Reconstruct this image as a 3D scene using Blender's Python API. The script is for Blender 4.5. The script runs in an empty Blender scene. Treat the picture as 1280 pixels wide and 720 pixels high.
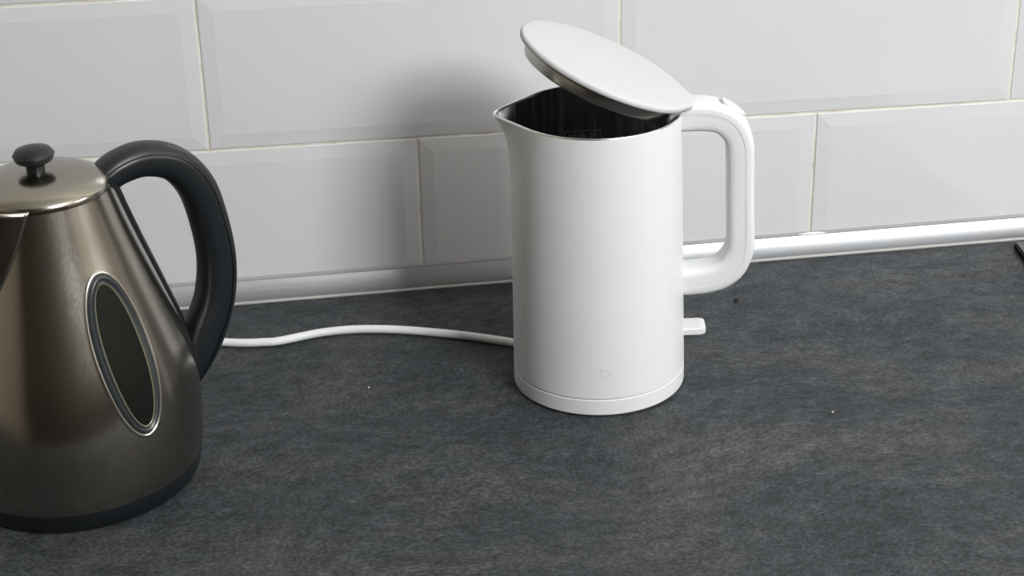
import bpy, bmesh, math, random
from mathutils import Vector, Matrix

random.seed(4)
PI = math.pi
scene = bpy.context.scene
COL = scene.collection

# ---------------------------------------------------------------- camera
F_PX = 2141.97
PITCH, ROLL, YAW = 0.43475, -0.03560, 0.11280
CAM = Vector((-0.19451, -1.33081, 0.61642))
fw = Vector((math.sin(YAW) * math.cos(PITCH), math.cos(YAW) * math.cos(PITCH), -math.sin(PITCH)))
rt = fw.cross(Vector((0, 0, 1))).normalized()
up = rt.cross(fw)
r2 = rt * math.cos(ROLL) + up * math.sin(ROLL)
u2 = -rt * math.sin(ROLL) + up * math.cos(ROLL)
cd = bpy.data.cameras.new('camera')
cd.sensor_fit = 'HORIZONTAL'
cd.sensor_width = 36.0
cd.lens = 36.0 * F_PX / 1280.0
cd.clip_start = 0.05
cam = bpy.data.objects.new('camera', cd)
COL.objects.link(cam)
m3 = Matrix((r2, u2, -fw)).transposed()
cam.matrix_world = Matrix.Translation(CAM) @ m3.to_4x4()
scene.camera = cam

# ---------------------------------------------------------------- world, lights, exposure
world = bpy.data.worlds.new('world')
scene.world = world
world.use_nodes = True
bg = world.node_tree.nodes['Background']
bg.inputs['Color'].default_value = (0.86, 0.93, 1.0, 1)
bg.inputs['Strength'].default_value = 0.3

def area(name, loc, target, sx, sy, power, color):
    l = bpy.data.lights.new(name, 'AREA')
    l.shape = 'RECTANGLE'
    l.size, l.size_y = sx, sy
    l.energy = power
    l.color = color
    o = bpy.data.objects.new(name, l)
    COL.objects.link(o)
    o.location = loc
    d = Vector(target) - Vector(loc)
    o.rotation_euler = d.to_track_quat('-Z', 'Y').to_euler()
    return o

# daylight through the window behind the camera and through the window in the right wall
area('daylight_rear_window', (1.14, -2.43, 1.62), (1.14, 0, 1.62), 0.80, 0.80, 80, (0.97, 0.99, 1.0))
area('daylight_right_window', (1.93, -0.90, 0.95), (0, -0.90, 0.95), 0.75, 0.65, 9, (0.93, 0.97, 1.0))

scene.view_settings.view_transform = 'Standard'
scene.view_settings.look = 'None'
scene.view_settings.gamma = 1.0
scene.view_settings.use_curve_mapping = False
scene.view_settings.exposure = 0.31
scene.cycles.caustics_reflective = False
scene.cycles.caustics_refractive = False

# ---------------------------------------------------------------- materials
def mat(name, color, rough=0.5, metal=0.0, spec=0.5, coat=0.0):
    m = bpy.data.materials.new(name)
    m.use_nodes = True
    b = m.node_tree.nodes['Principled BSDF']
    b.inputs['Base Color'].default_value = (*color, 1)
    b.inputs['Roughness'].default_value = rough
    b.inputs['Metallic'].default_value = metal
    b.inputs['Specular IOR Level'].default_value = spec
    b.inputs['Coat Weight'].default_value = coat
    return m

def nd(m, kind, **kw):
    n = m.node_tree.nodes.new(kind)
    for k, v in kw.items():
        if k in n.inputs:
            n.inputs[k].default_value = v
        else:
            setattr(n, k, v)
    return n

def lk(m, a, b):
    m.node_tree.links.new(a, b)

def ramp(m, fac, stops):
    n = m.node_tree.nodes.new('ShaderNodeValToRGB')
    e = n.color_ramp.elements
    while len(e) < len(stops):
        e.new(0.5)
    for i, (p, c) in enumerate(stops):
        e[i].position = p
        e[i].color = (*c, 1) if len(c) == 3 else c
    lk(m, fac, n.inputs['Fac'])
    return n

def bsdf(m):
    return m.node_tree.nodes['Principled BSDF']

def bump(m, height, strength, dist):
    n = nd(m, 'ShaderNodeBump', Strength=strength, Distance=dist)
    lk(m, height, n.inputs['Height'])
    lk(m, n.outputs['Normal'], bsdf(m).inputs['Normal'])
    return n

def mapping(m, coord='Object', scale=(1, 1, 1), rot=(0, 0, 0)):
    t = nd(m, 'ShaderNodeTexCoord')
    mp = nd(m, 'ShaderNodeMapping')
    mp.inputs['Scale'].default_value = scale
    mp.inputs['Rotation'].default_value = rot
    lk(m, t.outputs[coord], mp.inputs['Vector'])
    return mp.outputs['Vector']

# white plastics
M_WHITE = mat('white_matte_plastic', (0.695, 0.70, 0.715), 0.42, spec=0.4)
v = mapping(M_WHITE, scale=(1, 1, 1))
n = nd(M_WHITE, 'ShaderNodeTexNoise', Scale=1800.0, Detail=1.0)
lk(M_WHITE, v, n.inputs['Vector'])
bump(M_WHITE, n.outputs['Fac'], 0.04, 0.0003)
M_LID = mat('white_satin_lid_plastic', (0.55, 0.55, 0.565), 0.45, spec=0.25)
M_CORD = mat('white_cord_rubber', (0.74, 0.75, 0.76), 0.5)
M_GLOSSW = mat('white_gloss_plastic', (0.66, 0.66, 0.66), 0.22)
M_EMBLEM = mat('emblem_grey_print', (0.58, 0.60, 0.62), 0.4)
# steel
M_LINER = mat('polished_steel_liner', (0.62, 0.63, 0.63), 0.16, 1.0)
v = mapping(M_LINER, scale=(1, 1, 0.01))
n = nd(M_LINER, 'ShaderNodeTexNoise', Scale=260.0, Detail=2.0)
lk(M_LINER, v, n.inputs['Vector'])
r = ramp(M_LINER, n.outputs['Fac'], [(0.3, (0.20,) * 3), (0.7, (0.30,) * 3)])
lk(M_LINER, r.outputs['Color'], bsdf(M_LINER).inputs['Roughness'])
M_MARK = mat('etched_level_mark', (0.62, 0.62, 0.60), 0.55, 0.3)
M_RIM = mat('bright_steel_rim', (0.72, 0.72, 0.71), 0.22, 1.0)
M_LIDST = mat('satin_steel_lid_underside', (0.42, 0.41, 0.38), 0.26, 1.0)
M_STEEL = mat('brushed_steel_body', (0.42, 0.385, 0.33), 0.25, 1.0)
v = mapping(M_STEEL, scale=(1, 1, 0.02))
n = nd(M_STEEL, 'ShaderNodeTexNoise', Scale=1500.0, Detail=2.0)
lk(M_STEEL, v, n.inputs['Vector'])
r = ramp(M_STEEL, n.outputs['Fac'], [(0.3, (0.18,) * 3), (0.75, (0.23,) * 3)])
lk(M_STEEL, r.outputs['Color'], bsdf(M_STEEL).inputs['Roughness'])
# water spots and dust on the steel
v2 = mapping(M_STEEL)
vo = nd(M_STEEL, 'ShaderNodeTexVoronoi', Scale=75.0)
lk(M_STEEL, v2, vo.inputs['Vector'])
n2 = nd(M_STEEL, 'ShaderNodeTexNoise', Scale=12.0, Detail=4.0)
lk(M_STEEL, v2, n2.inputs['Vector'])
spot = ramp(M_STEEL, vo.outputs['Distance'], [(0.03, (0.6, 0.6, 0.6)), (0.07, (0, 0, 0))])
patch = ramp(M_STEEL, n2.outputs['Fac'], [(0.35, (0.34, 0.32, 0.28)), (0.7, (0.39, 0.36, 0.315))])
mx = nd(M_STEEL, 'ShaderNodeMix', data_type='RGBA')
lk(M_STEEL, spot.outputs['Color'], mx.inputs['Factor'])
lk(M_STEEL, patch.outputs['Color'], mx.inputs['A'])
mx.inputs['B'].default_value = (0.52, 0.49, 0.44, 1)
lk(M_STEEL, mx.outputs['Result'], bsdf(M_STEEL).inputs['Base Color'])
M_STEELLIP = mat('polished_steel_window_lip', (0.62, 0.59, 0.55), 0.2, 1.0)
# dark plastics
M_BLACK = mat('black_handle_plastic', (0.007, 0.009, 0.011), 0.36, spec=0.5)
v = mapping(M_BLACK)
n = nd(M_BLACK, 'ShaderNodeTexNoise', Scale=900.0, Detail=2.0)
lk(M_BLACK, v, n.inputs['Vector'])
bump(M_BLACK, n.outputs['Fac'], 0.06, 0.0004)
M_GASKET = mat('grey_window_gasket', (0.026, 0.03, 0.032), 0.35)
M_TUBE = mat('yellowed_window_edge', (0.16, 0.14, 0.075), 0.3)
M_WGLASS = mat('dark_window_glass', (0.005, 0.006, 0.005), 0.14, spec=0.3)
M_HINGE = mat('grey_hinge_plastic', (0.06, 0.065, 0.068), 0.4)
# hob
M_HOB = mat('black_hob_glass', (0.045, 0.047, 0.05), 0.32)
M_HOBEDGE = mat('black_hob_edge', (0.004, 0.004, 0.005), 0.5, spec=0.1)
M_CRUMB = mat('dark_crumb', (0.02, 0.013, 0.008), 0.8)
M_CRUMBL = mat('pale_crumb', (0.55, 0.52, 0.46), 0.8)
# trim
M_ALU = mat('aluminium_trim', (0.50, 0.51, 0.53), 0.34, 0.75)
v = mapping(M_ALU, scale=(0.25, 30, 30))
n = nd(M_ALU, 'ShaderNodeTexNoise', Scale=30.0, Detail=3.0)
lk(M_ALU, v, n.inputs['Vector'])
r = ramp(M_ALU, n.outputs['Fac'], [(0.3, (0.32,) * 3), (0.75, (0.42,) * 3)])
lk(M_ALU, r.outputs['Color'], bsdf(M_ALU).inputs['Roughness'])
M_LIP = mat('grey_sealing_lip', (0.30, 0.285, 0.30), 0.5)
M_LIPW = mat('clear_sealing_lip', (0.40, 0.385, 0.37), 0.35)
M_SILI = mat('white_silicone', (0.78, 0.78, 0.78), 0.3)
# tiles and grout
M_TILE = mat('glazed_white_tile', (0.615, 0.618, 0.625), 0.10, spec=0.5)
v = mapping(M_TILE)
n = nd(M_TILE, 'ShaderNodeTexNoise', Scale=16.0, Detail=1.0)
lk(M_TILE, v, n.inputs['Vector'])
bump(M_TILE, n.outputs['Fac'], 0.05, 0.004)
n = nd(M_TILE, 'ShaderNodeTexVoronoi', Scale=26.0)
lk(M_TILE, v, n.inputs['Vector'])
n3 = nd(M_TILE, 'ShaderNodeTexNoise', Scale=7.0, Detail=2.0)
lk(M_TILE, v, n3.inputs['Vector'])
r = ramp(M_TILE, n.outputs['Distance'], [(0.008, (0.55, 0.51, 0.44)), (0.022, (0.615, 0.618, 0.625))])
lk(M_TILE, r.outputs['Color'], bsdf(M_TILE).inputs['Base Color'])
M_GROUT = mat('cream_grout', (0.60, 0.565, 0.50), 0.85)
v = mapping(M_GROUT)
n = nd(M_GROUT, 'ShaderNodeTexNoise', Scale=60.0, Detail=5.0)
lk(M_GROUT, v, n.inputs['Vector'])
r = ramp(M_GROUT, n.outputs['Fac'], [(0.25, (0.34, 0.26, 0.16)), (0.38, (0.62, 0.58, 0.50)), (0.7, (0.72, 0.70, 0.66))])
lk(M_GROUT, r.outputs['Color'], bsdf(M_GROUT).inputs['Base Color'])
# room
M_ROOM = mat('warm_room_paint', (0.42, 0.37, 0.31), 0.8)
M_REAR = mat('dark_brown_rear_wall', (0.075, 0.060, 0.047), 0.7)  # unseen wall, toned dark brown for what the steel kettle reflects
M_CEIL = mat('white_ceiling_paint', (0.75, 0.75, 0.73), 0.9)
M_FLOOR = mat('brown_floor', (0.10, 0.065, 0.04), 0.5)
M_FRAME = mat('white_window_frame', (0.75, 0.75, 0.75), 0.4)

# slate worktop
M_SLATE = mat('slate_worktop', (0.06, 0.063, 0.066), 0.5, spec=0.22)
def slate():
    m = M_SLATE
    # coordinates warped by a slow noise so that the grain swirls
    t = nd(m, 'ShaderNodeTexCoord')
    wn = nd(m, 'ShaderNodeTexNoise', Scale=3.0, Detail=1.5)
    lk(m, t.outputs['Object'], wn.inputs['Vector'])
    sub = nd(m, 'ShaderNodeVectorMath', operation='SUBTRACT')
    lk(m, wn.outputs['Color'], sub.inputs[0])
    sub.inputs[1].default_value = (0.5, 0.5, 0.5)
    sc = nd(m, 'ShaderNodeVectorMath', operation='SCALE')
    lk(m, sub.outputs[0], sc.inputs[0])
    sc.inputs['Scale'].default_value = 0.14
    add = nd(m, 'ShaderNodeVectorMath', operation='ADD')
    lk(m, t.outputs['Object'], add.inputs[0])
    lk(m, sc.outputs[0], add.inputs[1])
    def mapped(scale, rz):
        mp = nd(m, 'ShaderNodeMapping')
        mp.inputs['Scale'].default_value = scale
        mp.inputs['Rotation'].default_value = (0, 0, rz)
        lk(m, add.outputs[0], mp.inputs['Vector'])
        return mp.outputs['Vector']
    # broad patches
    n1 = nd(m, 'ShaderNodeTexNoise', Scale=9.0, Detail=6.0, Roughness=0.62)
    lk(m, mapped((0.8, 1.3, 1), -1.0), n1.inputs['Vector'])
    # grain streaks running diagonally
    n2 = nd(m, 'ShaderNodeTexNoise', Scale=85.0, Detail=9.0, Roughness=0.78)
    lk(m, mapped((0.5, 1.0, 1), -1.15), n2.inputs['Vector'])
    # fine speckle
    n3 = nd(m, 'ShaderNodeTexNoise', Scale=430.0, Detail=4.0, Roughness=0.75)
    lk(m, mapped((0.75, 1, 1), -1.1), n3.inputs['Vector'])
    # ridges
    n4 = nd(m, 'ShaderNodeTexNoise', Scale=20.0, Detail=7.0, Roughness=0.62)
    n4.noise_type = 'RIDGED_MULTIFRACTAL'
    lk(m, mapped((0.5, 1.2, 1), -1.1), n4.inputs['Vector'])
    c1 = ramp(m, n1.outputs['Fac'], [(0.32, (0.034, 0.039, 0.044)), (0.50, (0.048, 0.054, 0.060)), (0.68, (0.074, 0.075, 0.075))])
    c2 = ramp(m, n2.outputs['Fac'], [(0.32, (0.50,) * 3), (0.5, (0.92,) * 3), (0.70, (1.6, 1.58, 1.54))])
    mul = nd(m, 'ShaderNodeMix', data_type='RGBA', blend_type='MULTIPLY')
    mul.inputs['Factor'].default_value = 0.85
    lk(m, c1.outputs['Color'], mul.inputs['A'])
    lk(m, c2.outputs['Color'], mul.inputs['B'])
    c3 = ramp(m, n3.outputs['Fac'], [(0.38, (0.45,) * 3), (0.5, (0.92,) * 3), (0.63, (1.75,) * 3)])
    mul2 = nd(m, 'ShaderNodeMix', data_type='RGBA', blend_type='MULTIPLY')
    mul2.inputs['Factor'].default_value = 0.9
    lk(m, mul.outputs['Result'], mul2.inputs['A'])
    lk(m, c3.outputs['Color'], mul2.inputs['B'])
    c4 = ramp(m, n4.outputs['Fac'], [(0.55, (0, 0, 0)), (0.9, (0.6,) * 3)])
    mx = nd(m, 'ShaderNodeMix', data_type='RGBA')
    lk(m, c4.outputs['Color'], mx.inputs['Factor'])
    lk(m, mul2.outputs['Result'], mx.inputs['A'])
    mx.inputs['B'].default_value = (0.16, 0.158, 0.152, 1)
    lk(m, mx.outputs['Result'], bsdf(m).inputs['Base Color'])
    # relief
    a1 = nd(m, 'ShaderNodeMath', operation='MULTIPLY_ADD')
    lk(m, n2.outputs['Fac'], a1.inputs[0])
    a1.inputs[1].default_value = 0.7
    a2 = nd(m, 'ShaderNodeMath', operation='MULTIPLY')
    lk(m, n4.outputs['Fac'], a2.inputs[0])
    a2.inputs[1].default_value = 0.35
    lk(m, a2.outputs[0], a1.inputs[2])
    bump(m, a1.outputs[0], 0.9, 0.004)
    rr = ramp(m, n2.outputs['Fac'], [(0.3, (0.62,) * 3), (0.7, (0.42,) * 3)])
    lk(m, rr.outputs['Color'], bsdf(m).inputs['Roughness'])
slate()

# ---------------------------------------------------------------- mesh helpers
def make(name, verts, faces, material, parent=None, smooth=35, loc=None, rot=None, bevel=None):
    me = bpy.data.meshes.new(name)
    me.from_pydata([tuple(v) for v in verts], [], faces)
    bm = bmesh.new()
    bm.from_mesh(me)
    bmesh.ops.remove_doubles(bm, verts=bm.verts, dist=1e-6)
    bmesh.ops.recalc_face_normals(bm, faces=bm.faces)
    bm.to_mesh(me)
    bm.free()
    me.materials.append(material)
    if smooth:
        for p in me.polygons:
            p.use_smooth = True
        me.set_sharp_from_angle(angle=math.radians(smooth))
    o = bpy.data.objects.new(name, me)
    COL.objects.link(o)
    if parent:
        o.parent = parent
    if loc:
        o.location = loc
    if rot:
        o.rotation_euler = rot
    if bevel:
        b = o.modifiers.new('bevel', 'BEVEL')
        b.width, b.segments, b.limit_method = bevel, 3, 'ANGLE'
        b.harden_normals = False
    return o

def empty(name, loc, label, cat, rz=0.0, group=None):
    o = bpy.data.objects.new(name, None)
    COL.objects.link(o)
    o.empty_display_size = 0.05
    o.location = loc
    o.rotation_euler = (0, 0, rz)
    o['label'], o['category'] = label, cat
    if group:
        o['group'] = group
    return o

def tag(o, label, cat, group=None):
    o['label'], o['category'] = label, cat
    if group:
        o['group'] = group
    return o

def struct(o):
    o['kind'] = 'structure'
    return o

def box_geo(x0, x1, y0, y1, z0, z1):
    v = [(x, y, z) for x in (x0, x1) for y in (y0, y1) for z in (z0, z1)]
    f = [(0, 1, 3, 2), (4, 6, 7, 5), (0, 4, 5, 1), (2, 3, 7, 6), (0, 2, 6, 4), (1, 5, 7, 3)]
    return v, f

def rings_geo(rings, closed_ring=True, cap0=False, cap1=False, loop=False):
    """rings: list of equally long point lists -> quad skin"""
    n = len(rings[0])
    verts = [p for r in rings for p in r]
    faces = []
    K = len(rings)
    for i in range(K if loop else K - 1):
        a, b = i * n, ((i + 1) % K) * n
        for j in range(n if closed_ring else n - 1):
            j2 = (j + 1) % n
            faces.append((a + j, a + j2, b + j2, b + j))
    if cap0:
        faces.append(tuple(range(n)))
    if cap1:
        faces.append(tuple((K - 1) * n + j for j in range(n)))
    return verts, faces

def lathe_geo(profile, seg=96, cap0=True, cap1=True, rf=None):
    rings = []
    for (r, z) in profile:
        rings.append([((rf(r, z, 2 * PI * j / seg) if rf else r) * math.cos(2 * PI * j / seg),
                       (rf(r, z, 2 * PI * j / seg) if rf else r) * math.sin(2 * PI * j / seg), z) for j in range(seg)])
    return rings_geo(rings, True, cap0, cap1)

def spline(pts, n):
    """Catmull-Rom through pts (tuples of any length), n samples per span"""
    P = [pts[0]] + list(pts) + [pts[-1]]
    out = []
    for i in range(1, len(P) - 2):
        for k in range(n):
            t = k / n
            out.append(tuple(0.5 * (2 * b + (c - a) * t + (2 * a - 5 * b + 4 * c - d) * t * t + (3 * b - a - 3 * c + d) * t ** 3)
                             for a, b, c, d in zip(P[i - 1], P[i], P[i + 1], P[i + 2])))
    out.append(tuple(pts[-1]))
    return out

def interp(x, pts):
    if x <= pts[0][0]:
        return pts[0][1]
    for (a, b), (c, d) in zip(pts, pts[1:]):
        if x <= c:
            return b + (d - b) * (x - a) / (c - a)
    return pts[-1][1]

def sweep_xz(path, section):
    """path: list of (x, z, half_thickness, half_width); section(): list of unit (n, y) points.
    sweeps in the local XZ plane, n = in-plane normal pointing outward (left of travel)"""
    rings = []
    K = len(path)
    for i, (x, z, ht, hw) in enumerate(path):
        a, b = path[max(0, i - 1)], path[min(K - 1, i + 1)]
        tx, tz = b[0] - a[0], b[1] - a[1]
        l = math.hypot(tx, tz)
        tx, tz = tx / l, tz / l
        nx, nz = -tz, tx
        rings.append([(x + nx * ht * s, hw * w, z + nz * ht * s) for s, w in section])
    return rings_geo(rings, True, True, True)

def superell(n, e, s0=-1.0, s1=1.0):
    """closed section of a superellipse, optionally clipped to s in [s0, s1]"""
    out = []
    for j in range(n):
        t = 2 * PI * j / n
        c, s = math.cos(t), math.sin(t)
        a = math.copysign(abs(c) ** (2 / e), c)
        b = math.copysign(abs(s) ** (2 / e), s)
        out.append((min(max(a, s0), s1), b))
    return out

def tube_geo(pts, r, seg=14):
    rings = []
    K = len(pts)
    for i, p in enumerate(pts):
        p = Vector(p)
        t = (Vector(pts[min(K - 1, i + 1)]) - Vector(pts[max(0, i - 1)])).normalized()
        s = t.cross(Vector((0, 0, 1)))
        if s.length < 1e-4:
            s = Vector((1, 0, 0))
        s.normalize()
        u = s.cross(t)
        rings.append([tuple(p + s * (r * math.cos(2 * PI * j / seg)) + u * (r * math.sin(2 * PI * j / seg))) for j in range(seg)])
    return rings_geo(rings, True, True, True)

# ---------------------------------------------------------------- room shell; parts out of view are invented for light and reflections
WALL_Y = 0.0145           # back face of the tiles
v, f = box_geo(-1.7, 1.95, WALL_Y - 0.0039, WALL_Y + 0.12, -0.9, 2.15)
wall_back = struct(make('wall_back', v, f, M_GROUT, smooth=0))
v, f = box_geo(-1.7, 1.95, -2.60, -2.45, -0.9, 2.15)
wall_rear = struct(make('wall_rear', v, f, M_REAR, smooth=0))
v, f = box_geo(-1.85, -1.7, -2.60, WALL_Y + 0.12, -0.9, 2.15)
wall_left = struct(make('wall_left', v, f, M_ROOM, smooth=0))
v, f = box_geo(1.95, 2.10, -2.60, WALL_Y + 0.12, -0.9, 2.15)
wall_right = struct(make('wall_right', v, f, M_ROOM, smooth=0))
v, f = box_geo(-1.85, 2.10, -2.60, WALL_Y + 0.12, 2.15, 2.25)
ceiling = struct(make('ceiling', v, f, M_CEIL, smooth=0))
v, f = box_geo(-1.85, 2.10, -2.60, WALL_Y + 0.12, -1.0, -0.9)
floor = struct(make('floor', v, f, M_FLOOR, smooth=0))

def window_frame(name, loc, rz, w, h):
    root = bpy.data.objects.new(name, None)
    COL.objects.link(root)
    root.location, root.rotation_euler = loc, (0, 0, rz)
    struct(root)
    t = 0.05
    for (x0, x1, z0, z1) in ((-w / 2 - t, -w / 2, -h / 2 - t, h / 2 + t), (w / 2, w / 2 + t, -h / 2 - t, h / 2 + t),
                             (-w / 2, w / 2, h / 2, h / 2 + t), (-w / 2, w / 2, -h / 2 - t, -h / 2)):
        v, f = box_geo(x0, x1, 0, 0.05, z0, z1)
        make('window_frame', v, f, M_FRAME, root, smooth=0)
window_frame('window_1', (1.14, -2.45, 1.62), 0, 0.80, 0.80)
window_frame('window_2', (1.95, -0.90, 0.95), PI / 2, 0.75, 0.65)

# wall tiles, running bond, bevelled, laid at a very slight slope
TW, TH, GAP = 0.34017, 0.1292, 0.0021
GX, GZ, TILT = -0.11736, 0.13260, -0.011865
def tile_mesh():
    w, h, b = TW / 2 - GAP / 2, TH / 2 - GAP / 2, 0.0110
    yb, ye, yf = 0.0, -0.0040, -0.0055
    rings = []
    def rect(hx, hz, y):
        return [(-hx, y, -hz), (hx, y, -hz), (hx, y, hz), (-hx, y, hz)]
    rings = [rect(w, h, yb), rect(w, h, ye), rect(w - 0.0006, h - 0.0006, ye - 0.0005),
             rect(w - b, h - b, yf + 0.0001), rect(w - b - 0.0008, h - b - 0.0008, yf)]
    v, f = rings_geo(rings, True, True, True)
    o = make('tile', v, f, M_TILE, smooth=0)
    return o
proto = tile_mesh()
first = True
for row in range(-1, 4):
    zc = (row + 0.5) * TH
    off = 0.0 if row % 2 == 0 else TW / 2
    # row 0 is the one whose lower edge is the visible joint line at z = GZ
    off = TW / 2 if row % 2 == 0 else 0.0
    for i in range(-4, 5):
        xc = off + (i + 0.5) * TW
        o = proto if first else proto.copy()
        if not first:
            COL.objects.link(o)
        first = False
        x = GX + xc * math.cos(TILT) - zc * math.sin(TILT)
        z = GZ + GX * 0 + xc * math.sin(TILT) + zc * math.cos(TILT) + GX * TILT
        o.parent = wall_back
        o.location = (x, WALL_Y + random.uniform(-0.0003, 0.0), z)
        o.rotation_euler = (random.uniform(-0.003, 0.003), -TILT + random.uniform(-0.0006, 0.0006), random.uniform(-0.0015, 0.0015))

# worktop slab
v, f = box_geo(-1.69, 1.94, -0.62, WALL_Y - 0.008, -0.04, 0.0)
worktop = tag(make('worktop', v, f, M_SLATE, smooth=0), 'dark grey slate-look kitchen worktop below the white tiled wall', 'worktop')

# ---------------------------------------------------------------- aluminium sealing strip between worktop and tiles
def extrude_profile(name, prof, x0, x1, material, parent=None, n=24):
    rings = []
    for i in range(n + 1):
        x = x0 + (x1 - x0) * i / n
        rings.append([(x, y, z) for y, z in prof])
    v, f = rings_geo(rings, True, True, True)
    return make(name, v, f, material, parent, smooth=30)
strip_face = [(0.0004 + 0.0052 * (i / 12) ** 1.6, 0.0022 + 0.0170 * (i / 12)) for i in range(13)] + [(0.0066, 0.0192), (0.0066, 0.0005), (0.0004, 0.0005)]
trim = extrude_profile('trim_1', strip_face, -1.68, 1.93, M_ALU)
struct(trim)
extrude_profile('lower_lip', [(-0.0008, 0.0001), (-0.0008, 0.0012), (-0.0002, 0.0020), (0.0005, 0.0023), (0.0012, 0.0022), (0.0012, 0.0001)],
                -1.68, 1.93, M_LIPW, trim)
extrude_profile('upper_lip', [(0.0052, 0.0188), (0.0056, 0.0204), (0.0066, 0.0214), (0.0078, 0.0214), (0.0078, 0.0188)],
                -1.68, 1.93, M_LIP, trim)
# blob of silicone on the upper lip
def blob(name, parent, c, sx, sy, sz, material, seed=1):
    bm = bmesh.new()
    bmesh.ops.create_icosphere(bm, subdivisions=3, radius=1)
    rnd = random.Random(seed)
    ph = [rnd.uniform(0, 6) for _ in range(6)]
    for vv in bm.verts:
        k = 1 + 0.16 * math.sin(3 * vv.co.x + ph[0]) + 0.13 * math.sin(4 * vv.co.y + ph[1]) + 0.13 * math.sin(4 * vv.co.z + ph[2])
        vv.co = Vector((vv.co.x * sx * k, vv.co.y * sy * k, vv.co.z * sz * k))
    me = bpy.data.meshes.new(name)
    bm.to_mesh(me)
    bm.free()
    for p in me.polygons:
        p.use_smooth = True
    me.materials.append(material)
    o = bpy.data.objects.new(name, me)
    COL.objects.link(o)
    o.location = c
    if parent:
        o.parent = parent
    return o
blob('silicone_smear', trim, (0.222, 0.0062, 0.0202), 0.0130, 0.0016, 0.0011, M_SILI, 3)

# ---------------------------------------------------------------- white electric kettle
KX, KY = 0.0, -0.18385
KYAW = math.radians(-8.0)
H = 0.2143                      # rim height
Z0 = 0.0145                     # top of the power base
RB, RT = 0.0647, 0.0614

kettle = empty('electric_kettle', (KX, KY, Z0), 'matte white cylindrical electric kettle with its round lid half open', 'kettle', KYAW)
HK = H - Z0                     # local rim height
SP_A = math.radians(38.0)
def smoothstep(t):
    t = min(max(t, 0), 1)
    return t * t * (3 - 2 * t)
def spout_r(r, z, a, top=HK, start=0.142):
    d = abs((a - PI + PI) % (2 * PI) - PI)       # angle away from local -X
    if d >= SP_A:
        return r
    line = r / math.cos(SP_A - math.sqrt(d * d + 0.0055))
    t = min(max((z - start) / (top - start), 0), 1)
    g = 0.35 * t ** 2 + 0.65 * t ** 5
    return r + max(0.0, (line - r)) * g * 1.0
def wall_r(z):
    return RB + (RT - RB) * (z / HK)
def drop(z, a):
    return z
prof = [(RB - 0.0030, 0.0001), (RB - 0.0006, 0.0001), (RB - 0.0002, 0.0004), (RB, 0.0007), (RB, 0.0009)]
zs = [0.0014 + (HK - 0.0016) * (i / 60.0) ** 0.85 for i in range(61)]
prof += [(wall_r(z), z) for z in zs]
v, f = lathe_geo(prof, 192, True, False, spout_r)
make('body', v, f, M_WHITE, kettle, smooth=50)
# steel rim ring
def ringprof(off_pts):
    return off_pts
rp = [(RT + 0.00005, HK - 0.0004), (RT - 0.0001, HK + 0.0003), (RT - 0.0007, HK + 0.0007), (RT - 0.0015, HK + 0.0006), (RT - 0.0021, HK + 0.0001), (RT - 0.0023, HK - 0.0010)]
v, f = lathe_geo(rp, 192, False, False, lambda r, z, a: spout_r(r, HK, a))
make('rim', v, f, M_RIM, kettle, smooth=60)
# steel liner
lp = []
for i in range(41):
    z = HK - 0.0008 - (HK - 0.020) * i / 40.0
    lp.append((wall_r(z) - 0.0023, z))
lp += [(wall_r(0) - 0.0040, 0.0150), (wall_r(0) - 0.0090, 0.0115), (0.030, 0.0110), (0.001, 0.0110)]
v, f = lathe_geo(lp, 192, False, True, spout_r)
liner = make('steel_liner', v, f, M_LINER, kettle, smooth=60)

# level mark stamped in the liner wall: the word MAX in a thin box
def liner_marks():
    def pt(ang, z, off):
        r = wall_r(z) - 0.0023 - off
        return (r * math.cos(ang), r * math.sin(ang), z)
    verts, faces = [], []
    a_mid = math.radians(90) - KYAW
    def stroke(u0, w0, u1, w1, t):
        # u across (to the viewer's right), w up; in metres from the mark's centre
        n = 8
        base = len(verts)
        du, dw = u1 - u0, w1 - w0
        l = math.hypot(du, dw)
        nu, nw = -dw / l * t / 2, du / l * t / 2
        for i in range(n + 1):
            s = i / n
            for sg in (-1, 1):
                for off in (0.00002, 0.00045):
                    u = u0 + du * s + sg * nu
                    w = w0 + dw * s + sg * nw
                    verts.append(pt(a_mid - u / 0.059, 0.1598 + w, off))
        for i in range(n):
            k = base + i * 4
            faces.append((k + 1, k + 3, k + 7, k + 5))
            faces.append((k, k + 1, k + 5, k + 4))
            faces.append((k + 2, k + 6, k + 7, k + 3))
    T = 0.0006
    x0, x1, y0, y1 = -0.0135, 0.0135, -0.0040, 0.0040
    for s in ((x0, y1, x1, y1), (x0, y0, x0, y1), (x1, y0, x1, y1), (x0, y0, x1, y0)):
        stroke(*s, T)
    hgt = 0.0022
    M = [(-1, -1, -1, 1), (-1, 1, 0, -0.3), (0, -0.3, 1, 1), (1, 1, 1, -1)]
    A = [(-1, -1, 0, 1), (0, 1, 1, -1), (-0.5, -0.2, 0.5, -0.2)]
    X = [(-1, -1, 1, 1), (-1, 1, 1, -1)]
    for c, L in ((-0.0078, M), (0.0, A), (0.0078, X)):
        for a, b, d, e in L:
            stroke(c + a * 0.0026, b * hgt, c + d * 0.0026, e * hgt, T)
    return make('level_mark', verts, faces, M_MARK, liner, smooth=0)
liner_marks()

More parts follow.
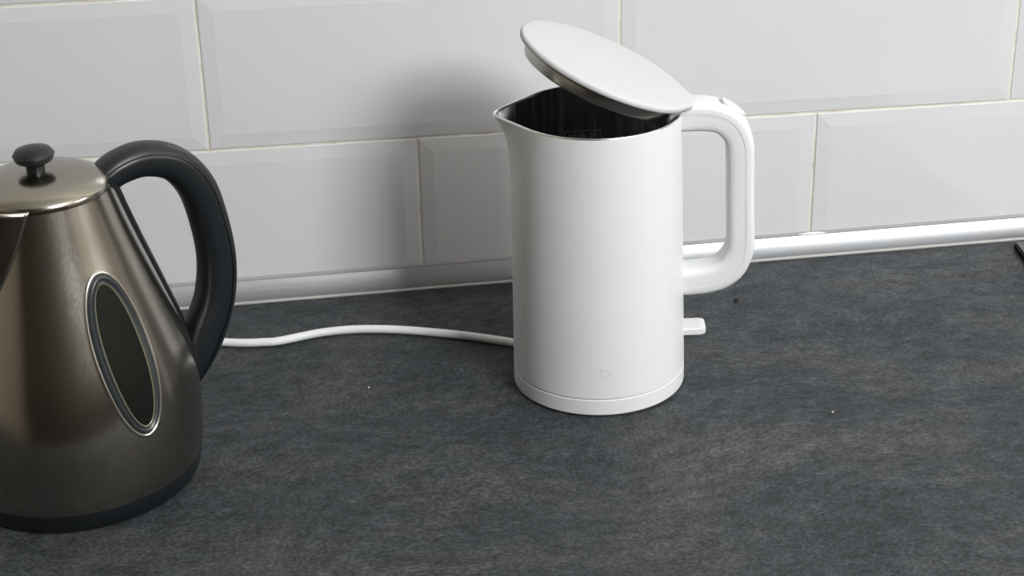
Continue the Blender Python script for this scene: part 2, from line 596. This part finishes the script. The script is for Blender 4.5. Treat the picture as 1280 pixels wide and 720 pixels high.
# lid: tilted about its hinge at the handle
LR, LD, LZ, LTILT = 0.0648, 0.0668, 0.2222 - Z0, math.radians(24.8)
def lid_outline(n=160):
    rs = []
    for j in range(n):
        a = 2 * PI * j / n
        c, s = math.cos(a), abs(math.sin(a))
        t = 0.0
        if c > 0:
            t = min((LR + 0.0050) / c, 0.0145 / max(s, 1e-6))
        rs.append(max(LR, t))
    for _ in range(10):
        rs = [(rs[j - 1] + 2 * rs[j] + rs[(j + 1) % n]) / 4 for j in range(n)]
    return rs
LO = lid_outline()
def lid_rings(specs):
    rings = []
    n = len(LO)
    for (inset, k, z) in specs:
        ring = []
        for j in range(n):
            a = 2 * PI * j / n
            r = (LO[j] - inset) * k
            ring.append((r * math.cos(a) - LR, r * math.sin(a), z))
        rings.append(ring)
    return rings
specs = [(0, 0.01, 0.0012), (0, 0.3, 0.0011), (0, 0.6, 0.0008), (0, 0.85, 0.0003), (0.0022, 1, 0.0), (0.0010, 1, -0.0003), (0.0003, 1, -0.0010),
         (0.0, 1, -0.0020), (0.0, 1, -0.0034), (0.0005, 1, -0.0044), (0.0016, 1, -0.0048), (0.006, 1, -0.0048), (0.02, 1, -0.0046)]
v, f = rings_geo(lid_rings(specs), True, True, True)
lid = make('lid', v, f, M_LID, kettle, smooth=60, loc=(LD, 0, LZ), rot=(0, LTILT, 0))
PR = 0.0572
prof = [(PR, -0.0040), (PR, -0.0135), (PR - 0.0006, -0.0146), (PR - 0.002, -0.0152), (PR - 0.006, -0.0150), (PR - 0.012, -0.0138), (0.02, -0.0136), (0.001, -0.0136)]
v, f = lathe_geo(prof, 128, False, True)
v = [(x - LR, y, z) for x, y, z in v]
make('lid_underside', v, f, M_LIDST, lid, smooth=50)
prof = [(PR + 0.0012, -0.0044), (PR + 0.0022, -0.0060), (PR + 0.0012, -0.0070), (PR - 0.0004, -0.0070)]
v, f = lathe_geo(prof, 128, False, False)
v = [(x - LR, y, z) for x, y, z in v]
make('lid_seal', v, f, M_LIDST, lid, smooth=60)
# hinge block below the lid tab
v, f = box_geo(0.0570, 0.0640, -0.0118, 0.0118, HK - 0.003, HK + 0.0022)
make('hinge', v, f, M_HINGE, kettle, smooth=30, bevel=0.001)

# handle: outer shell and slightly narrower inner grip, both closed sweeps
hp = [(0.0520, 0.2103, 0.0112, 0.0136), (0.0640, 0.2103, 0.0111, 0.0136), (0.0780, 0.2100, 0.0109, 0.0135), (0.0895, 0.2072, 0.0106, 0.0134),
      (0.0978, 0.2000, 0.0104, 0.0133), (0.1025, 0.1890, 0.0100, 0.0131), (0.1036, 0.1750, 0.0098, 0.0130), (0.1043, 0.1450, 0.0098, 0.0129),
      (0.1051, 0.1200, 0.0099, 0.0130), (0.1046, 0.1060, 0.0102, 0.0131), (0.0995, 0.0935, 0.0106, 0.0132), (0.0905, 0.0860, 0.0108, 0.0133),
      (0.0780, 0.0827, 0.0108, 0.0134), (0.0600, 0.0815, 0.0108, 0.0135)]
hp = [(x, z - Z0, a, b) for x, z, a, b in hp]
path = spline(hp, 8)
sec_out = superell(48, 4.6, s0=0.30)
v, f = sweep_xz(path, sec_out)
handle = make('handle', v, f, M_WHITE, kettle, smooth=40)
sec_in = [(s, w * 0.982) for s, w in superell(48, 4.2, s1=0.36)]
v, f = sweep_xz(path, sec_in)
make('handle_grip', v, f, M_WHITE, handle, smooth=40)
# lid release button on the upper bend of the handle
def oval_button():
    rings = []
    n = 40
    for (k, z) in ((1.0, -0.0010), (1.0, 0.0005), (0.96, 0.0010), (0.86, 0.0013), (0.5, 0.0011), (0.05, 0.0010)):
        rings.append([(0.0105 * k * math.copysign(abs(math.cos(t)) ** 0.8, math.cos(t)), 0.0068 * k * math.copysign(abs(math.sin(t)) ** 0.8, math.sin(t)), z)
                      for t in [2 * PI * j / n for j in range(n)]])
    return rings_geo(rings, True, True, True)
v, f = oval_button()
make('lid_button', v, f, M_GLOSSW, handle, smooth=50, loc=(0.0978, 0, 0.2146 - Z0), rot=(0, math.radians(36), 0))

# switch lever below the handle
def lever():
    rings = []
    for (x, ht, hw, dz) in ((0.0560, 0.0031, 0.0098, 0), (0.0660, 0.0031, 0.0098, 0), (0.0755, 0.0033, 0.0096, 0.0001), (0.0785, 0.0032, 0.0088, 0.0002),
                            (0.0800, 0.0027, 0.0076, 0.0002), (0.0806, 0.0016, 0.0060, 0.0002)):
        rings.append([(x, hw * math.copysign(abs(math.cos(t)) ** 0.32, math.cos(t)), 0.0405 - Z0 + dz + ht * math.copysign(abs(math.sin(t)) ** 0.32, math.sin(t)))
                      for t in [2 * PI * j / 64 for j in range(64)]])
    return rings_geo(rings, True, True, True)
v, f = lever()
make('switch_lever', v, f, M_GLOSSW, kettle, smooth=45)

# emblem on the front of the body: an open rounded square with a pointed foot
def emblem():
    a0, zc = math.radians(-95.3) - KYAW, 0.0368 - Z0
    verts, faces = [], []
    def seg(u0, w0, u1, w1, t):
        base = len(verts)
        du, dw = u1 - u0, w1 - w0
        l = math.hypot(du, dw)
        nu, nw = -dw / l * t / 2, du / l * t / 2
        for s in (0, 1):
            for sg in (-1, 1):
                for off in (-0.00005, 0.00025):
                    u, w = u0 + du * s + sg * nu, w0 + dw * s + sg * nw
                    r = wall_r(zc + w) + off
                    a = a0 + u / 0.064
                    verts.append((r * math.cos(a), r * math.sin(a), zc + w))
        for q in ((1, 3, 7, 5), (0, 1, 5, 4), (2, 6, 7, 3), (0, 2, 3, 1), (4, 5, 7, 6)):
            faces.append(tuple(base + i for i in q))
    S = 0.0036
    P = [(-1.0, 1.0), (-0.95, -0.35), (-0.75, -0.75), (-0.35, -0.95), (0.35, -0.95), (0.75, -0.75), (0.95, -0.35), (0.95, 0.55)]
    for a, b in zip(P, P[1:]):
        seg(a[0] * S, a[1] * S, b[0] * S, b[1] * S, 0.0007)
    for a, b in (((-0.95, 0.45), (0.35, 0.45)), ((0.35, 0.45), (0.6, 0.1))):
        seg(a[0] * S, a[1] * S, b[0] * S, b[1] * S, 0.0007)
    return make('emblem', verts, faces, M_EMBLEM, kettle, smooth=0)
emblem()

# power base with its cord
base = empty('power_base', (KX, KY, 0), 'low round white power base with a white cord, under the white kettle', 'power base', KYAW)
prof = [(0.055, 0.0008), (RB - 0.0014, 0.0009), (RB - 0.0004, 0.0016), (RB, 0.0024), (RB, 0.0028), (RB, 0.0032), (RB, 0.0080), (RB, 0.0132), (RB, 0.0136), (RB - 0.0003, 0.0140), (RB - 0.0006, 0.0141),
        (RB - 0.0025, 0.0142), (0.05, 0.0142)]
v, f = lathe_geo(prof, 160, True, True)
make('base_plate', v, f, M_WHITE, base, smooth=50)
cord_w = [(-0.030, -0.150), (-0.0445, -0.1345), (-0.0590, -0.1215), (-0.0950, -0.1020), (-0.1330, -0.0860), (-0.1600, -0.0775), (-0.1840, -0.0735), (-0.2100, -0.0745), (-0.2426, -0.0830),
          (-0.2555, -0.0830), (-0.2780, -0.0795), (-0.3300, -0.0640), (-0.4200, -0.0560), (-0.5600, -0.0750), (-0.8000, -0.0600), (-1.1000, -0.0900)]
pts = []
for (x, y) in spline(cord_w, 8):
    zz = 0.0036
    d = math.hypot(x - KX, y - KY)
    if d < 0.085:
        zz = 0.0036 + 0.0030 * smoothstep((0.085 - d) / 0.022)
    dx, dy = x - KX, y - KY
    c, s = math.cos(-KYAW), math.sin(-KYAW)
    pts.append((dx * c - dy * s, dx * s + dy * c, zz))
v, f = tube_geo(pts, 0.0034, 16)
make('power_cord', v, f, M_CORD, base, smooth=60)

# ---------------------------------------------------------------- brushed steel kettle on the left
SX, SY = -0.38097, -0.25779
steel = empty('steel_kettle', (SX, SY, 0), 'brushed steel pear-shaped kettle with black loop handle and oval window', 'kettle')
SPROF = spline([(0.0000, 0.0790), (0.0140, 0.0838), (0.0314, 0.0866), (0.0588, 0.0875), (0.0800, 0.0853), (0.1030, 0.0804), (0.1355, 0.0702), (0.1785, 0.0562), (0.2100, 0.0470), (0.2160, 0.0455)], 6)
def sr(z):
    return interp(z, SPROF)
def sn(z):
    d = (sr(z + 0.001) - sr(z - 0.001)) / 0.002
    l = math.hypot(1, d)
    return 1 / l, -d / l
zlist = [0.016 + (0.214 - 0.016) * i / 60 for i in range(61)]
v, f = lathe_geo([(sr(z), z) for z in zlist], 160, False, False)
sbody = make('body', v, f, M_STEEL, steel, smooth=60)
v, f = lathe_geo([(0.06, 0.0005), (sr(0.004) - 0.001, 0.0008), (sr(0.004) + 0.0008, 0.003), (sr(0.012) + 0.0010, 0.0145), (sr(0.016), 0.0165), (0.05, 0.0165)], 128, True, True)
make('base_ring', v, f, M_BLACK, steel, smooth=35)
# spout: pointed beak growing out of the upper body, on the side away from the handle
SPA = math.radians(210)
def spout_geo():
    rings = []
    n = 41
    z0, z1 = 0.115, 0.2165
    for i in range(31):
        t = i / 30
        z = z0 + (z1 - z0) * t
        half = math.radians(6 + 56 * t ** 0.9)
        amp = 0.030 * t ** 1.5
        ring = []
        for j in range(n):
            s = -1 + 2 * j / (n - 1)
            a = SPA + half * s
            prf = (1 - abs(s)) ** 1.15
            r = sr(z) + 0.0010 + amp * prf - (0.003 if abs(s) == 1 else 0)
            ring.append((r * math.cos(a), r * math.sin(a), z + amp * 0.30 * prf))
        rings.append(ring)
    return rings_geo(rings, False)
v, f = spout_geo()
sp = make('spout', v, f, M_STEEL, steel, smooth=60)
so = sp.modifiers.new('thickness', 'SOLIDIFY')
so.thickness, so.offset = 0.001, -1
# lid and knob
v, f = lathe_geo([(0.0455, 0.2130), (0.0462, 0.2165), (0.0440, 0.2195), (0.034, 0.2240), (0.020, 0.2268), (0.001, 0.2275)], 96, True, True)
slid = make('lid', v, f, M_STEEL, steel, smooth=50)
v, f = lathe_geo([(0.006, 0.2265), (0.006, 0.2310), (0.012, 0.2345), (0.0135, 0.2385), (0.011, 0.2420), (0.005, 0.2436), (0.0005, 0.2438)], 48, True, True)
make('knob', v, f, M_BLACK, slid, smooth=50)
# handle
HA = math.radians(30)
handle_frame = (0, 0, HA)
hp = [(0.0430, 0.2090, 0.0100, 0.0120), (0.0560, 0.2150, 0.0110, 0.0128), (0.0750, 0.2165, 0.0118, 0.0132), (0.0960, 0.2080, 0.0125, 0.0135),
      (0.1110, 0.1880, 0.0130, 0.0138), (0.1180, 0.1600, 0.0130, 0.0138), (0.1205, 0.1300, 0.0132, 0.0138), (0.1160, 0.1020, 0.0140, 0.0138),
      (0.1060, 0.0800, 0.0150, 0.0136), (0.0960, 0.0620, 0.0135, 0.0128), (0.0890, 0.0480, 0.0090, 0.0110), (0.0850, 0.0380, 0.0045, 0.0085)]
path = spline(hp, 8)
v, f = sweep_xz(path, [(s, w) for s, w in superell(48, 2.6, s1=0.42)])
sh = make('handle', v, f, M_BLACK, steel, smooth=45, rot=handle_frame)
v, f = sweep_xz(path, [(s * 0.985, w * 0.972) for s, w in superell(48, 2.6, s0=0.46)])
make('handle_cover', v, f, M_BLACK, sh, smooth=45)
# black spine of the handle lying on the body
def spine():
    rings = []
    for i in range(33):
        z = 0.034 + (0.212 - 0.034) * i / 32
        k = min(1, i / 5)
        hw = 0.0052 + 0.0068 * k
        nr, nz = sn(z)
        r = sr(z)
        ring = []
        for (y, off) in ((-hw, -0.004), (-hw, 0.0024), (-hw * 0.8, 0.0040), (hw * 0.8, 0.0040), (hw, 0.0024), (hw, -0.004)):
            rr = math.sqrt(max(r * r - y * y, 0)) + off * nr
            ring.append((rr, y, z + off * nz))
        rings.append(ring)
    return rings_geo(rings, True, True, True)
v, f = spine()
make('handle_spine', v, f, M_BLACK, steel, smooth=40, rot=handle_frame)
# oval water window
def window_patch(name, layers, material, parent, cap=False):
    """layers: (scale, outward offset) rings of the oval laid on the body surface"""
    A0, ZC, HB, HWD = math.radians(-50.7), 0.1165, 0.0530, 0.0188
    rings = []
    n = 72
    for (k, extra, off) in layers:
        ring = []
        for j in range(n):
            t = 2 * PI * j / n
            z = ZC + (HB * k + extra) * math.sin(t)
            w = (HWD * k + extra) * math.cos(t)
            r = sr(z)
            a = A0 + w / r - 0.02 * math.sin(t)
            nr, nz = sn(z)
            ring.append(((r + off * nr) * math.cos(a), (r + off * nr) * math.sin(a), z + off * nz))
        rings.append(ring)
    v, f = rings_geo(rings, True, False, False)
    if cap:
        base = len(v)
        v.append(((sr(ZC) + layers[-1][2]) * math.cos(A0), (sr(ZC) + layers[-1][2]) * math.sin(A0), ZC))
        m = (len(layers) - 1) * n
        for j in range(n):
            f.append((m + j, m + (j + 1) % n, base))
    return make(name, v, f, material, parent, smooth=50)
wf = window_patch('window_frame', [(1, 0.0036, 0.0000), (1, 0.0028, 0.0009), (1, 0.0018, 0.0013), (1, 0.0008, 0.0010), (1, 0.0002, 0.0004)], M_STEELLIP, steel)
window_patch('gasket', [(1, 0.0005, 0.0005), (1, -0.0004, 0.0016), (1, -0.0018, 0.0019), (1, -0.0028, 0.0011), (1, -0.0034, 0.0008), (1, -0.0040, 0.0014), (1, -0.0050, 0.0013)], M_GASKET, wf)
window_patch('window_edge', [(1, -0.0049, 0.0012), (1, -0.0054, 0.0010), (1, -0.0058, 0.0007)], M_TUBE, wf)
window_patch('window_pane', [(1, -0.0056, 0.0008), (0.62, -0.003, 0.0007), (0.42, -0.002, 0.0006), (0.2, 0, 0.0006), (0.06, 0, 0.0006)], M_WGLASS, wf, True)

# ---------------------------------------------------------------- black hob slab at the right edge of the picture
hob = empty('glass_hob', (0.6233, -0.2762, 0), 'thin black glass slab whose corner shows at the right edge, on the worktop', 'hob')
HOBZ = math.radians(-5.9)
hob.rotation_euler = (0, 0, HOBZ)
v, f = box_geo(-0.250, 0.260, -0.250, 0.236, 0.0002, 0.0050)
make('edge_frame', v, f, M_HOBEDGE, hob, smooth=30, bevel=0.0008)
v, f = box_geo(-0.2485, 0.2585, -0.2485, 0.2345, 0.0049, 0.0062)
make('glass_top', v, f, M_HOB, hob, smooth=30, bevel=0.0005)

# ---------------------------------------------------------------- crumbs on the worktop
def crumb(x, y, s, m, label, seed):
    o = blob('crumb', None, (x, y, s * 0.55), s, s * 0.7, s * 0.55, m, seed)
    tag(o, label, 'crumb', 'crumbs on the worktop')
crumb(0.1355, -0.0742, 0.0022, M_CRUMB, 'tiny dark crumb on the worktop below the white handle bend', 11)
crumb(-0.1756, -0.1699, 0.0009, M_CRUMBL, 'tiny pale crumb on the worktop in front of the white cord', 12)
crumb(0.1576, -0.2715, 0.0010, M_CRUMBL, 'tiny pale crumb on the open worktop to the right of the white kettle', 13)
